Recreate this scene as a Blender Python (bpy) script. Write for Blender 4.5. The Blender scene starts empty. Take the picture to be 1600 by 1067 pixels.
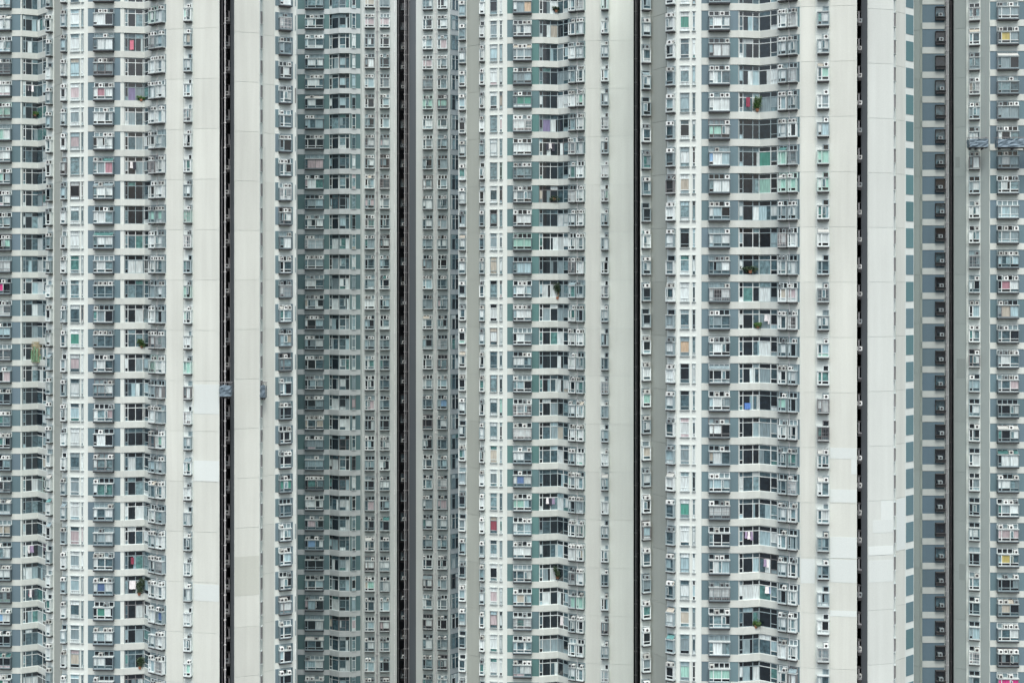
import bpy, math, random
from mathutils import Vector
random.seed(11)
R = random.random
C = bpy.context.scene.collection
scene = bpy.context.scene

# ------------------------------------------------------------------ camera, sky, sun, exposure
F_PX = 2290.0                 # focal length in pixels of a 1600 px wide picture
H = 2.75                      # storey height, metres
EYE = 75.0                    # the camera stands on another tower, 75 m up
HOR = 430.0                   # picture row of the eye level
cam = bpy.data.cameras.new('camera')
camo = bpy.data.objects.new('camera', cam); C.objects.link(camo)
camo.location = (0, 0, EYE); camo.rotation_euler = (math.pi / 2, 0, 0)
cam.sensor_width = 36; cam.lens = F_PX / 1600 * 36
cam.shift_y = -(533.0 - HOR) / 1600
cam.clip_start = 1; cam.clip_end = 12000
scene.camera = camo

w = bpy.data.worlds.new('World'); scene.world = w; w.use_nodes = True
nt = w.node_tree; bg = nt.nodes['Background']
sky = nt.nodes.new('ShaderNodeTexSky'); sky.sky_type = 'NISHITA'; sky.sun_disc = False
SUN_EL, SUN_AZ = math.radians(62), math.radians(178)    # azimuth measured clockwise from +y: straight behind the camera
sky.sun_elevation = SUN_EL; sky.sun_rotation = SUN_AZ
sky.air_density = 1.0; sky.dust_density = 6.0; sky.ozone_density = 1.0
hs = nt.nodes.new('ShaderNodeHueSaturation'); hs.inputs['Saturation'].default_value = 0.95; hs.inputs['Hue'].default_value = 0.485   # overcast: a nearly grey sky
nt.links.new(sky.outputs[0], hs.inputs['Color']); nt.links.new(hs.outputs[0], bg.inputs['Color'])
bg.inputs['Strength'].default_value = 0.14
sl = bpy.data.lights.new('sun', 'SUN'); sl.energy = 1.25; sl.angle = math.radians(26); sl.color = (0.985, 1, 0.98)
so = bpy.data.objects.new('sun', sl); C.objects.link(so)
sdir = Vector((math.sin(SUN_AZ) * math.cos(SUN_EL), math.cos(SUN_AZ) * math.cos(SUN_EL), math.sin(SUN_EL)))
so.rotation_euler = sdir.to_track_quat('Z', 'Y').to_euler(); so.location = (-40, -60, 200)
scene.view_settings.view_transform = 'Standard'; scene.view_settings.look = 'None'
scene.view_settings.gamma = 1; scene.view_settings.use_curve_mapping = False
scene.view_settings.exposure = 0.65

# ------------------------------------------------------------------ materials
MATS = {}
def principled(name):
    m = bpy.data.materials.new(name); m.use_nodes = True
    return m, m.node_tree, m.node_tree.nodes['Principled BSDF']

def paint(name, col, rough=0.85, var=0.07, streak=0.085, rnd=0.05, grain=0.07, tint=None):
    """painted concrete: object to object tone, broad blotches, rain streaks, fine grain"""
    m, t, b = principled(name)
    n = t.nodes; L = t.links.new
    tc = n.new('ShaderNodeTexCoord'); oi = n.new('ShaderNodeObjectInfo')
    geo = n.new('ShaderNodeNewGeometry')
    def noise(scale, vec, detail=4):
        mp = n.new('ShaderNodeMapping'); mp.inputs['Scale'].default_value = vec
        L(geo.outputs['Position'], mp.inputs['Vector'])
        x = n.new('ShaderNodeTexNoise'); x.inputs['Scale'].default_value = scale; x.inputs['Detail'].default_value = detail
        L(mp.outputs[0], x.inputs['Vector']); return x.outputs['Fac']
    def math_(op, a, bb):
        x = n.new('ShaderNodeMath'); x.operation = op
        for i, v in enumerate((a, bb)):
            if isinstance(v, (int, float)): x.inputs[i].default_value = v
            else: L(v, x.inputs[i])
        return x.outputs[0]
    blot = math_('MULTIPLY', math_('SUBTRACT', noise(0.22, (1, 1, 0.6)), 0.5), var * 2)
    st = math_('MULTIPLY', math_('SUBTRACT', noise(1.6, (1, 1, 0.045), 5), 0.5), streak * 2)
    gr = math_('MULTIPLY', math_('SUBTRACT', noise(9, (1, 1, 1), 3), 0.5), grain * 2)
    rn = math_('MULTIPLY', math_('SUBTRACT', oi.outputs['Random'], 0.5), rnd * 2)
    k = math_('ADD', math_('ADD', math_('ADD', blot, st), math_('ADD', gr, rn)), 1.0)
    base = n.new('ShaderNodeRGB'); base.outputs[0].default_value = (*col, 1)
    src = base.outputs[0]
    if tint:
        mx = n.new('ShaderNodeMix'); mx.data_type = 'RGBA'
        mx.inputs[6].default_value = (*col, 1); mx.inputs[7].default_value = (*tint, 1)
        cr = n.new('ShaderNodeMath'); cr.operation = 'FRACT'
        L(math_('MULTIPLY', oi.outputs['Random'], 7.31), cr.inputs[0])
        L(cr.outputs[0], mx.inputs[0]); src = mx.outputs[2]
    sc = n.new('ShaderNodeVectorMath'); sc.operation = 'SCALE'
    L(src, sc.inputs[0]); L(k, sc.inputs['Scale']); L(sc.outputs[0], b.inputs['Base Color'])
    b.inputs['Roughness'].default_value = rough
    MATS[name] = m; return m

def pane_mat(name, col, kind):
    """kind: 'cloth' drawn curtain behind the glass, 'glass' bare glass"""
    m, t, b = principled(name)
    n = t.nodes; L = t.links.new
    oi = n.new('ShaderNodeObjectInfo'); tc = n.new('ShaderNodeTexCoord')
    mp = n.new('ShaderNodeMapping'); L(tc.outputs['Object'], mp.inputs['Vector'])
    cx = n.new('ShaderNodeCombineXYZ')
    ml = n.new('ShaderNodeMath'); ml.operation = 'MULTIPLY'; ml.inputs[1].default_value = 37.0
    L(oi.outputs['Random'], ml.inputs[0]); L(ml.outputs[0], cx.inputs[0]); L(ml.outputs[0], cx.inputs[2])
    L(cx.outputs[0], mp.inputs['Location'])
    no = n.new('ShaderNodeTexNoise'); no.inputs['Detail'].default_value = 3
    if kind == 'cloth':
        mp.inputs['Scale'].default_value = (1, 1, 0.12); no.inputs['Scale'].default_value = 7
        lo, hi = 0.72, 1.22
    else:
        mp.inputs['Scale'].default_value = (1, 1, 1); no.inputs['Scale'].default_value = 2.6
        lo, hi = 0.55, 1.5
    L(mp.outputs[0], no.inputs['Vector'])
    mr = n.new('ShaderNodeMapRange'); mr.inputs[1].default_value = 0.3; mr.inputs[2].default_value = 0.7
    mr.inputs[3].default_value = lo; mr.inputs[4].default_value = hi; L(no.outputs['Fac'], mr.inputs[0])
    rr = n.new('ShaderNodeMapRange'); rr.inputs[3].default_value = 0.78; rr.inputs[4].default_value = 1.15
    L(oi.outputs['Random'], rr.inputs[0])
    mu = n.new('ShaderNodeMath'); mu.operation = 'MULTIPLY'; L(mr.outputs[0], mu.inputs[0]); L(rr.outputs[0], mu.inputs[1])
    sc = n.new('ShaderNodeVectorMath'); sc.operation = 'SCALE'; sc.inputs[0].default_value = col
    L(mu.outputs[0], sc.inputs['Scale']); L(sc.outputs[0], b.inputs['Base Color'])
    b.inputs['Roughness'].default_value = 0.12 if kind == 'glass' else 0.7
    b.inputs['Coat Weight'].default_value = 1.0; b.inputs['Coat Roughness'].default_value = 0.04
    MATS[name] = m

def plain(name, col, rough=0.6, metal=0.0, rnd=0.12):
    m, t, b = principled(name)
    n = t.nodes; L = t.links.new
    oi = n.new('ShaderNodeObjectInfo')
    mr = n.new('ShaderNodeMapRange'); mr.inputs[3].default_value = 1 - rnd; mr.inputs[4].default_value = 1 + rnd
    L(oi.outputs['Random'], mr.inputs[0])
    geo = n.new('ShaderNodeNewGeometry'); no = n.new('ShaderNodeTexNoise'); no.inputs['Scale'].default_value = 4
    L(geo.outputs['Position'], no.inputs['Vector'])
    m2 = n.new('ShaderNodeMapRange'); m2.inputs[1].default_value = 0.3; m2.inputs[2].default_value = 0.7
    m2.inputs[3].default_value = 0.9; m2.inputs[4].default_value = 1.1; L(no.outputs['Fac'], m2.inputs[0])
    mu = n.new('ShaderNodeMath'); mu.operation = 'MULTIPLY'; L(mr.outputs[0], mu.inputs[0]); L(m2.outputs[0], mu.inputs[1])
    sc = n.new('ShaderNodeVectorMath'); sc.operation = 'SCALE'; sc.inputs[0].default_value = col
    L(mu.outputs[0], sc.inputs['Scale']); L(sc.outputs[0], b.inputs['Base Color'])
    b.inputs['Roughness'].default_value = rough; b.inputs['Metallic'].default_value = metal
    MATS[name] = m

paint('cream', (0.62, 0.695, 0.665))
paint('cream_cool', (0.55, 0.615, 0.59), rnd=0.03)
paint('beige', (0.56, 0.612, 0.57), streak=0.12, rnd=0.035, var=0.10)
paint('cream_pale', (0.655, 0.72, 0.665), rnd=0.03, var=0.1)
paint('beige_warm', (0.51, 0.56, 0.51))
paint('sand', (0.355, 0.40, 0.365), rnd=0.06)
paint('grey', (0.26, 0.315, 0.31), rnd=0.04)
paint('grey_dark', (0.215, 0.26, 0.255))
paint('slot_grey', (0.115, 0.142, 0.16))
paint('slot_shade', (0.034, 0.043, 0.052))  # deep shade of the slots is put into this colour
paint('fresh', (0.60, 0.68, 0.665), streak=0.03, var=0.03)
paint('band', (0.525, 0.585, 0.555), streak=0.15)
paint('band_grey', (0.36, 0.41, 0.395))
paint('cream_shaded', (0.53, 0.595, 0.58))  # darker cream for the far tower: shade of the gap put into the colour
paint('band_shaded', (0.45, 0.51, 0.515), streak=0.14)  # band paint darkened the same way for shade in the gap
paint('tile_shaded', (0.085, 0.155, 0.172), rnd=0.12, tint=(0.09, 0.175, 0.178))  # tile tones darkened too, painted shade of the gap
paint('tile_blue', (0.122, 0.185, 0.225), rnd=0.12, tint=(0.112, 0.19, 0.215))
paint('tile_teal', (0.115, 0.195, 0.215), rnd=0.12, tint=(0.13, 0.195, 0.23))
paint('tile_green', (0.088, 0.20, 0.195), rnd=0.12, tint=(0.115, 0.19, 0.215))
paint('tile_slate', (0.075, 0.125, 0.16), rnd=0.10, tint=(0.088, 0.14, 0.165))
paint('tile_stripe', (0.085, 0.195, 0.205), rnd=0.08, tint=(0.11, 0.195, 0.225), streak=0.06)
paint('asphalt', (0.05, 0.052, 0.05))
pane_mat('cur_white', (0.56, 0.66, 0.665), 'cloth')
pane_mat('cur_blue', (0.30, 0.45, 0.49), 'cloth')
pane_mat('cur_grey', (0.20, 0.285, 0.31), 'cloth')
pane_mat('cur_beige', (0.42, 0.42, 0.36), 'cloth')
pane_mat('cur_pink', (0.42, 0.24, 0.29), 'cloth')
pane_mat('cur_pale_pink', (0.44, 0.40, 0.42), 'cloth')
pane_mat('cur_magenta', (0.60, 0.05, 0.24), 'cloth')
pane_mat('cur_purple', (0.19, 0.18, 0.32), 'cloth')
pane_mat('cur_cobalt', (0.10, 0.19, 0.38), 'cloth')
pane_mat('cur_sky', (0.20, 0.38, 0.58), 'cloth')
pane_mat('cur_mint', (0.30, 0.56, 0.49), 'cloth')
pane_mat('cur_green', (0.06, 0.26, 0.21), 'cloth')
pane_mat('cur_yellow', (0.40, 0.36, 0.12), 'cloth')
pane_mat('cur_red', (0.28, 0.07, 0.10), 'cloth')
pane_mat('cur_tan', (0.42, 0.34, 0.24), 'cloth')
pane_mat('gl_dark', (0.011, 0.019, 0.026), 'glass')
pane_mat('gl_mid', (0.055, 0.102, 0.122), 'glass')
pane_mat('gl_pale', (0.15, 0.245, 0.27), 'glass')
pane_mat('gl_teal', (0.08, 0.20, 0.195), 'glass')
plain('fr_white', (0.63, 0.715, 0.71)); plain('fr_grey', (0.26, 0.345, 0.365)); plain('fr_bronze', (0.17, 0.18, 0.185)); plain('fr_green', (0.42, 0.58, 0.54))
plain('ledge', (0.42, 0.49, 0.49), 0.8); plain('bay_slate', (0.15, 0.20, 0.22), 0.7, rnd=0.25); plain('soffit_shade', (0.035, 0.038, 0.04), 0.9)  # the near-black one carries the shadow under ledges and hoods
plain('ac_body', (0.66, 0.72, 0.705), rnd=0.2); plain('ac_old', (0.42, 0.46, 0.44), rnd=0.2); plain('ac_grey', (0.21, 0.26, 0.27), rnd=0.2); plain('ac_fan', (0.03, 0.03, 0.035), 0.5)
plain('pipe_grey', (0.34, 0.36, 0.37)); plain('pipe_white', (0.66, 0.68, 0.68)); plain('steel', (0.20, 0.21, 0.22), 0.5)
plain('net', (0.13, 0.185, 0.225), 0.8, rnd=0.2); plain('net_green', (0.17, 0.30, 0.19), 0.8); plain('bamboo', (0.30, 0.26, 0.15), 0.7); plain('bamboo_pale', (0.40, 0.39, 0.28), 0.8); plain('deck', (0.05, 0.05, 0.055))
plain('leaf', (0.055, 0.13, 0.03), 0.6, rnd=0.3); plain('leaf_dark', (0.025, 0.055, 0.025), 0.6, rnd=0.3); plain('pot', (0.30, 0.14, 0.08))
plain('cloth_pink', (0.62, 0.22, 0.30), 0.9); plain('cloth_white', (0.78, 0.79, 0.80), 0.9); plain('cloth_blue', (0.10, 0.22, 0.52), 0.9)
plain('cloth_dark', (0.05, 0.055, 0.075), 0.9); plain('cloth_lilac', (0.36, 0.30, 0.44), 0.9)
plain('cloth_red', (0.28, 0.06, 0.10), 0.9); plain('cloth_yellow', (0.65, 0.55, 0.12), 0.9)

# ------------------------------------------------------------------ mesh helpers
class MB:
    def __init__(s): s.v, s.f, s.m, s.mats = [], [], [], []
    def mi(s, mat):
        if mat not in s.mats: s.mats.append(mat)
        return s.mats.index(mat)
    def box(s, x0, x1, y0, y1, z0, z1, mat):
        i = len(s.v); k = s.mi(mat)
        s.v += [(x0, y0, z0), (x1, y0, z0), (x1, y1, z0), (x0, y1, z0), (x0, y0, z1), (x1, y0, z1), (x1, y1, z1), (x0, y1, z1)]
        for q in ((0, 3, 2, 1), (4, 5, 6, 7), (0, 1, 5, 4), (1, 2, 6, 5), (2, 3, 7, 6), (3, 0, 4, 7)):
            s.f.append(tuple(i + a for a in q)); s.m.append(k)
    def face(s, pts, mat):
        i = len(s.v); s.v += [tuple(p) for p in pts]; s.f.append(tuple(range(i, i + len(pts)))); s.m.append(s.mi(mat))
    def tube(s, a, b, r, mat, n=6):
        a, b = Vector(a), Vector(b); d = (b - a).normalized()
        x = d.orthogonal().normalized(); y = d.cross(x); i = len(s.v); k = s.mi(mat)
        for p in (a, b):
            for j in range(n):
                t = 2 * math.pi * j / n; q = p + x * (r * math.cos(t)) + y * (r * math.sin(t)); s.v.append(tuple(q))
        for j in range(n):
            s.f.append((i + j, i + (j + 1) % n, i + n + (j + 1) % n, i + n + j)); s.m.append(k)
        s.f.append(tuple(i + j for j in reversed(range(n)))); s.m.append(k)
        s.f.append(tuple(i + n + j for j in range(n))); s.m.append(k)
    def mesh(s, name):
        me = bpy.data.meshes.new(name); me.from_pydata(s.v, [], s.f)
        for mt in s.mats: me.materials.append(MATS[mt])
        me.polygons.foreach_set('material_index', s.m); me.update(); return me

def link(name, me, parent=None, loc=(0, 0, 0), rz=0.0):
    o = bpy.data.objects.new(name, me); C.objects.link(o)
    o.location = loc; o.rotation_euler = (0, 0, rz)
    if parent: o.parent = parent
    return o
def tag(o, label, cat, group=None):
    o['label'] = label; o['category'] = cat
    if group: o['group'] = group
    return o

CACHE = {}
def cached(key, make):
    if key not in CACHE: CACHE[key] = make()
    return CACHE[key]
def pane_mesh(wd, ht, mat):
    wd, ht = round(wd, 2), round(ht, 2)
    def mk():
        b = MB(); b.box(-wd / 2, wd / 2, -0.012, 0.012, 0, ht, mat); return b.mesh('pane')
    return cached(('pane', wd, ht, mat), mk)
def curtain_mesh(wd, ht, mat):
    wd, ht = round(wd, 1), round(ht, 1)
    def mk():
        b = MB(); n = 8; k = b.mi(mat); i = 0
        for j in range(n + 1):
            x = -wd / 2 + wd * j / n; y = 0.02 * (1 if j % 2 else -1)
            b.v += [(x, y, 0), (x, y, ht)]
        for j in range(n): b.f.append((2 * j, 2 * j + 2, 2 * j + 3, 2 * j + 1)); b.m.append(k)
        return b.mesh('curtain')
    return cached(('curtain', wd, ht, mat), mk)
def ac_mesh(wd, body):
    wd = round(wd, 2)
    def mk():
        b = MB(); h = 0.38; d = 0.50
        b.box(-wd / 2, wd / 2, -d, 0, 0, h, body)
        n = 10; r = min(wd, h) * 0.36
        b.face([(r * math.cos(2 * math.pi * j / n), -d - 0.006, h / 2 + r * math.sin(2 * math.pi * j / n)) for j in range(n)], 'ac_fan')
        for s in (-1, 1): b.face([(s * (wd / 2 + 0.006), -d * 0.8, 0.08), (s * (wd / 2 + 0.006), -d * 0.3, 0.08), (s * (wd / 2 + 0.006), -d * 0.3, 0.3), (s * (wd / 2 + 0.006), -d * 0.8, 0.3)], 'ac_fan')
        return b.mesh('air_conditioner')
    return cached(('ac', wd, body), mk)

def pick(table):
    t = R() * sum(x[1] for x in table)
    for m, wt in table:
        t -= wt
        if t <= 0: return m
    return table[0][0]
W_BAY = [('cur_white', 42), ('cur_blue', 12), ('cur_grey', 9), ('gl_dark', 17), ('gl_mid', 18), ('gl_pale', 12), ('gl_teal', 3), ('cur_beige', 1.5), ('cur_pale_pink', 1.2), ('cur_mint', 1.2), ('cur_sky', .8)]
W_TALL = [('cur_white', 36), ('gl_pale', 16), ('cur_grey', 15), ('cur_blue', 9), ('gl_dark', 13), ('gl_mid', 14), ('cur_beige', 4), ('cur_pale_pink', 3), ('gl_teal', 3)]
W_SIDE = [('cur_white', 46), ('cur_blue', 8), ('cur_grey', 10), ('gl_dark', 18), ('gl_mid', 14), ('gl_pale', 10), ('gl_teal', 4), ('cur_mint', 2.5), ('cur_beige', .6)]
W_BALC = [('gl_dark', 36), ('gl_mid', 32), ('gl_pale', 9), ('cur_grey', 9), ('cur_white', 9), ('cur_blue', 6), ('gl_teal', 4), ('cur_beige', 1)]
W_BACK = [('cur_white', 18), ('cur_blue', 13), ('cur_grey', 14), ('gl_dark', 25), ('gl_mid', 17), ('gl_pale', 9), ('gl_teal', 3), ('cur_pale_pink', 2), ('cur_beige', 2)]
W_FRAME = [('fr_white', 52), ('fr_grey', 42), ('fr_bronze', 4), ('fr_green', .6)]
W_FRAME_BACK = [('fr_white', 45), ('fr_grey', 45), ('fr_bronze', 9)]

def P(px, p, dy=0.0):
    """plan point seen in picture column px on a facade whose storeys measure p pixels"""
    d = F_PX * H / p
    return Vector(((px - 800) / F_PX * d, d + dy))

# ------------------------------------------------------------------ a tower
class Tower:
    def __init__(s, name, label, phi, pts, back, inset=(), top=116.0):
        """pts: (picture column, storey pixels, paint of the wall that starts here)"""
        s.phi = phi; s.pts = pts; s.top = top; s.inset = inset
        c = P(*pts[len(pts) // 2][:2]); s.base = Vector((c.x, c.y + 6, 0))
        s.root = bpy.data.objects.new(name, None); C.objects.link(s.root); s.root.location = s.base
        s.root.empty_display_size = 5
        tag(s.root, label, 'apartment tower', 'residential towers of the estate')
        line = []
        for i, (px, p, m) in enumerate(pts):
            q = P(px, p)
            here = [a for a in inset if a[0] <= px <= a[1]]
            if here:
                a = here[0]
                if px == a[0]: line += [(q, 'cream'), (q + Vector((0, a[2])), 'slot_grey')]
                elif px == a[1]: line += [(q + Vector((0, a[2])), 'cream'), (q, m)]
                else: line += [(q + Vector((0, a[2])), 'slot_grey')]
            else: line.append((q, m))
        poly = [a[0] for a in line] + [Vector(b) for b in back]
        mats = [a[1] for a in line[:-1]] + ['cream'] * (len(back) + 1)
        b = MB(); n = len(poly)
        for i in range(n):
            a, c2 = poly[i] - s.base.xy, poly[(i + 1) % n] - s.base.xy
            b.face([(a.x, a.y, 0), (c2.x, c2.y, 0), (c2.x, c2.y, top), (a.x, a.y, top)], mats[i])
        b.face([((q - s.base.xy).x, (q - s.base.xy).y, top) for q in poly], 'grey')
        link('wall', b.mesh('wall'), s.root)
    def at(s, px):
        """wall point and storey pixels in a picture column"""
        for (a, pa, _), (b, pb, _) in zip(s.pts, s.pts[1:]):
            if a <= px <= b and b > a:
                A, B = P(a, pa), P(b, pb); t = (px - 800) / F_PX
                k = (t * A.y - A.x) / ((B.x - A.x) - t * (B.y - A.y)); return A + (B - A) * k
        raise ValueError(px)
    def span(s, a, b, dy=0.0):
        A, B = s.at(a), s.at(b); A.y += dy; B.y += dy
        u = (B - A); wd = u.length; return (A + B) / 2, wd, math.atan2(u.y, u.x)
    def floors(s, p):
        k0 = math.floor(-HOR / p - s.phi) - 1
        out = []
        for k in range(k0, k0 + 60):
            y = HOR + p * (k + s.phi)
            if -1.4 * p < y < 1067 + 2.2 * p: out.append(k)
        return out
    def z(s, k): return EYE - H * (k + s.phi)
    def k_at(s, y, p): return math.ceil((y - HOR) / p - s.phi)
    def put(s, name, me, pos, z, rz=0.0):
        return link(name, me, s.root, (pos.x - s.base.x, pos.y - s.base.y, z), rz)

    # --- walls
    def blank(s, a, b, mat, p, parity, o=0.05):
        """stack of two storey concrete panels with open joints"""
        c, wd, rz = s.span(a, b)
        def mk():
            m = MB(); m.box(-wd / 2 + 0.02, wd / 2 - 0.02, -o, 0.10, 0.012, 2 * H - 0.016, mat); return m.mesh('concrete_panel')
        me = cached((id(s), 'blank', a, b), mk)
        for k in s.floors(p):
            if k % 2 == parity: s.put('concrete_panel', me, c, s.z(k) - H + 2.0, rz)
    def tiles(s, cuts, mat, p, o=0.03, z0=0.0, ht=2.02):
        for a, b in cuts:
            c, wd, rz = s.span(a, b)
            def mk():
                m = MB(); m.box(-wd / 2, wd / 2, -o, 0.05, 0, ht, mat); return m.mesh('tiled_panel')
            me = cached((id(s), 'tile', a, b), mk)
            for k in s.floors(p): s.put('tiled_panel', me, c, s.z(k) + z0, rz)
    def band(s, a, b, p, name='balcony_band', inn=0.30, z0=-0.72, mat='band'):
        pxs = [a] + [q[0] for q in s.pts if a < q[0] < b] + [b]
        line = [s.at(q) - s.base.xy for q in pxs]
        def mk():
            m = MB(); k = m.mi(mat); n = len(line)
            for q in line:
                m.v += [(q.x, q.y - 0.07, z0), (q.x, q.y - 0.07, 0), (q.x, q.y + inn, 0), (q.x, q.y + inn, z0)]
            for i in range(n - 1):
                for j in range(4):
                    m.f.append((4 * i + j, 4 * i + (j + 1) % 4, 4 * i + 4 + (j + 1) % 4, 4 * i + 4 + j)[::-1]); m.m.append(k)
            m.f.append((0, 1, 2, 3)); m.m.append(k); e = 4 * (n - 1); m.f.append((e + 3, e + 2, e + 1, e)); m.m.append(k)
            return m.mesh(name)
        me = cached((id(s), 'band', a), mk)
        for k in s.floors(p): link(name, me, s.root, (0, 0, s.z(k)))

    # --- windows
    def panes(s, win, rects, table, force=None, curtain=0.3, door=None):
        """rects: (x0, x1, z0, z1, y); glass, sometimes with a half drawn curtain"""
        base = pick(table)
        for i, (x0, x1, z0, z1, y) in enumerate(rects):
            m = base if R() < 0.45 else pick(table)
            if i == door and R() < .62: m = 'gl_dark'
            if force and (force[1] is None or i in force[1]): m = force[0]
            o = link('pane', pane_mesh(x1 - x0, z1 - z0, m), win, ((x0 + x1) / 2, y, z0))
            if m.startswith('gl') and x1 - x0 > 0.35 and R() < curtain:
                f = random.choice((0.3, 0.5, 0.7)); wd = round((x1 - x0) * f, 1)
                if wd >= 0.2:
                    x = x0 + wd / 2 if R() < 0.5 else x1 - wd / 2
                    link('curtain', curtain_mesh(wd, z1 - z0, random.choice(('cur_white', 'cur_blue', 'cur_grey', 'cur_white'))), win, (x, y - 0.035, z0))
    def acs(s, win, xs, wd, z, y, prob):
        for x in xs:
            if R() < prob:
                link('air_conditioner', ac_mesh(wd * random.choice((0.92, 0.8)), pick((('ac_body', 55), ('ac_old', 25), ('ac_grey', 20)))), win, (x, y + random.uniform(-.06, .06), z))
    def bay(s, a, b, p, cols, name='bay_window', table=W_BAY, frames=W_FRAME, D=0.50, cells=4, o=0.06, force={}, dy=0.0, ac=0.5, cell_from=0.0, skip=()):
        """projecting window box: ledge, mullions, top slab, service row of air conditioners above"""
        c, wd, rz = s.span(a, b, dy); wd -= 0.06
        tot = sum(cols); xs = [-wd / 2]
        for q in cols: xs.append(xs[-1] + wd * q / tot)
        cw = wd * (1 - cell_from) / cells; cx0 = -wd / 2 + wd * cell_from
        def mk(fr, var):
            m = MB(); t = 0.038 if len(cols) > 2 else 0.055; fr2 = 'fr_grey' if var == 2 else fr; big = name == 'bay_window'; ed = 'bay_slate' if big else fr; lg = 'bay_slate' if big else 'ledge'
            m.box(-wd / 2 - .05, wd / 2 + .05, -D - .07, .02, -.01, .09, lg); m.box(-wd / 2 - .03, wd / 2 + .03, -D - .05, .02, -.15, -.01, 'soffit_shade')  # dark strip below the ledge paints its shadow
            m.box(-wd / 2 - .05, wd / 2 + .05, -D - .07, .02, 1.35, 1.44, 'ledge')
            for i, x in enumerate(xs): m.box(x - t, x + t, -D - .02, -D + .06, .09, 1.35, ed if i in (0, len(cols)) else fr)
            m.box(xs[0] + t, xs[-1] - t, -D, -D + .05, .09, .15, fr); m.box(xs[0] + t, xs[-1] - t, -D, -D + .05, 1.28, 1.35, fr)
            for i in range(len(cols)):
                if var != 2 or i == 0: m.box(xs[i] + t, xs[i + 1] - t, -D, -D + .05, .40, .46, fr)
                if var == 1 and i > 0:                          # an opened casement
                    pass
            m.box(-wd / 2, -wd / 2 + .04, -D + .06, .02, .09, 1.35, ed); m.box(wd / 2 - .04, wd / 2, -D + .06, .02, .09, 1.35, ed)
            for i in range(cells + 1): m.box(cx0 + cw * i - .04, cx0 + cw * i + .04, -.09, .0, 1.44, 1.93, fr2)
            m.box(cx0 - .045, wd / 2 + .045, -.10, .0, 1.90, 1.97, fr2)
            return m.mesh(name)
        tr = cached((id(s), 'tr', a), lambda: (lambda m: (m.box(cx0 + .03, wd / 2 - .03, -.03, .01, 1.445, 1.90, 'gl_dark'), m.mesh('transom'))[1])(MB()))
        n = Vector((math.sin(rz), -math.cos(rz)))
        for k in s.floors(p):
            if k in skip: continue
            fr = pick(frames); var = random.choice((0, 0, 1, 2))
            if k in force and force[k][0] == 'cur_mint' and R() < .5: fr = 'fr_green'
            win = s.put(name, cached((id(s), 'bay', a, fr, var), lambda: mk(fr, var)), c + n * o, s.z(k), rz)
            y = -D + .07
            up = [(xs[i] + .04, xs[i + 1] - .04, .46 if (var != 2 or i == 0) else .15, 1.28, y) for i in range(len(cols))]
            s.panes(win, up, table, force.get(k))
            lo = [(xs[i] + .04, xs[i + 1] - .04, .15, .40, y) for i in range(len(cols)) if var != 2 or i == 0]
            m = 'gl_dark' if R() < .6 else pick(table)
            for x0, x1, z0, z1, yy in lo: link('lower_light', pane_mesh(x1 - x0, z1 - z0, m if R() < .7 else 'gl_mid'), win, ((x0 + x1) / 2, yy, z0))
            if R() < 0.72: link('transom', tr, win)
            else: link('transom', cached((id(s), 'tr2', a), lambda: (lambda m: (m.box(cx0 + .03, wd / 2 - .03, -.03, .01, 1.445, 1.90, 'cur_grey'), m.mesh('transom'))[1])(MB())), win)
            s.acs(win, [cx0 + cw * (i + .5) for i in range(cells)], cw, 1.445, -.04, ac)
            g = R()
            if g < .10 and len(cols) > 1:                        # burglar bars
                def bars(mat):
                    q = MB(); nb = max(4, int(wd / .16))
                    for i in range(nb + 1): x = -wd / 2 + wd * i / nb; q.box(x - .012, x + .012, -D - .09, -D - .066, .12, 1.34, mat)
                    for z in (.3, .75, 1.2): q.box(-wd / 2, wd / 2, -D - .066, -D - .05, z, z + .025, mat)
                    return q.mesh('window_grille')
                mat = random.choice(('pipe_white', 'steel', 'pipe_grey'))
                link('window_grille', cached((id(s), 'bars', a, mat), lambda: bars(mat)), win)
            elif g < .17:                                        # small sloping sun sheet over the box
                def awn(mat):
                    q = MB(); q.face([(-wd / 2, -D - .02, 1.46), (wd / 2, -D - .02, 1.46), (wd / 2, -.02, 1.80), (-wd / 2, -.02, 1.80)], mat)
                    q.face([(-wd / 2, -.02, 1.82), (wd / 2, -.02, 1.82), (wd / 2, -D - .02, 1.48), (-wd / 2, -D - .02, 1.48)], mat)
                    for sx in (-1, 1): q.tube((sx * wd / 2, -.02, 1.81), (sx * wd / 2, -D - .02, 1.47), .015, 'steel', 4)
                    return q.mesh('awning')
                mat = random.choice(('cur_grey', 'cur_beige', 'gl_teal', 'ac_old'))
                link('awning', cached((id(s), 'awn', a, mat), lambda: awn(mat)), win)
            if (var == 1 and R() < .7) or R() < .12:
                hw = min(.42, (xs[-1] - xs[-2]) * .9)
                def sash():
                    q = MB(); f = .045
                    q.box(0, hw, -.02, .02, 0, f, 'fr_white'); q.box(0, hw, -.02, .02, .80 - f, .80, 'fr_white')
                    q.box(0, f, -.02, .02, f, .80 - f, 'fr_white'); q.box(hw - f, hw, -.02, .02, f, .80 - f, 'fr_white')
                    q.box(f, hw - f, -.008, .008, f, .80 - f, 'gl_pale'); return q.mesh('casement')
                link('casement', cached(('sash', round(hw, 2)), sash), win, (xs[-2] + .05, -D - .03, .46), -math.radians(random.uniform(30, 80)))
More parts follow.
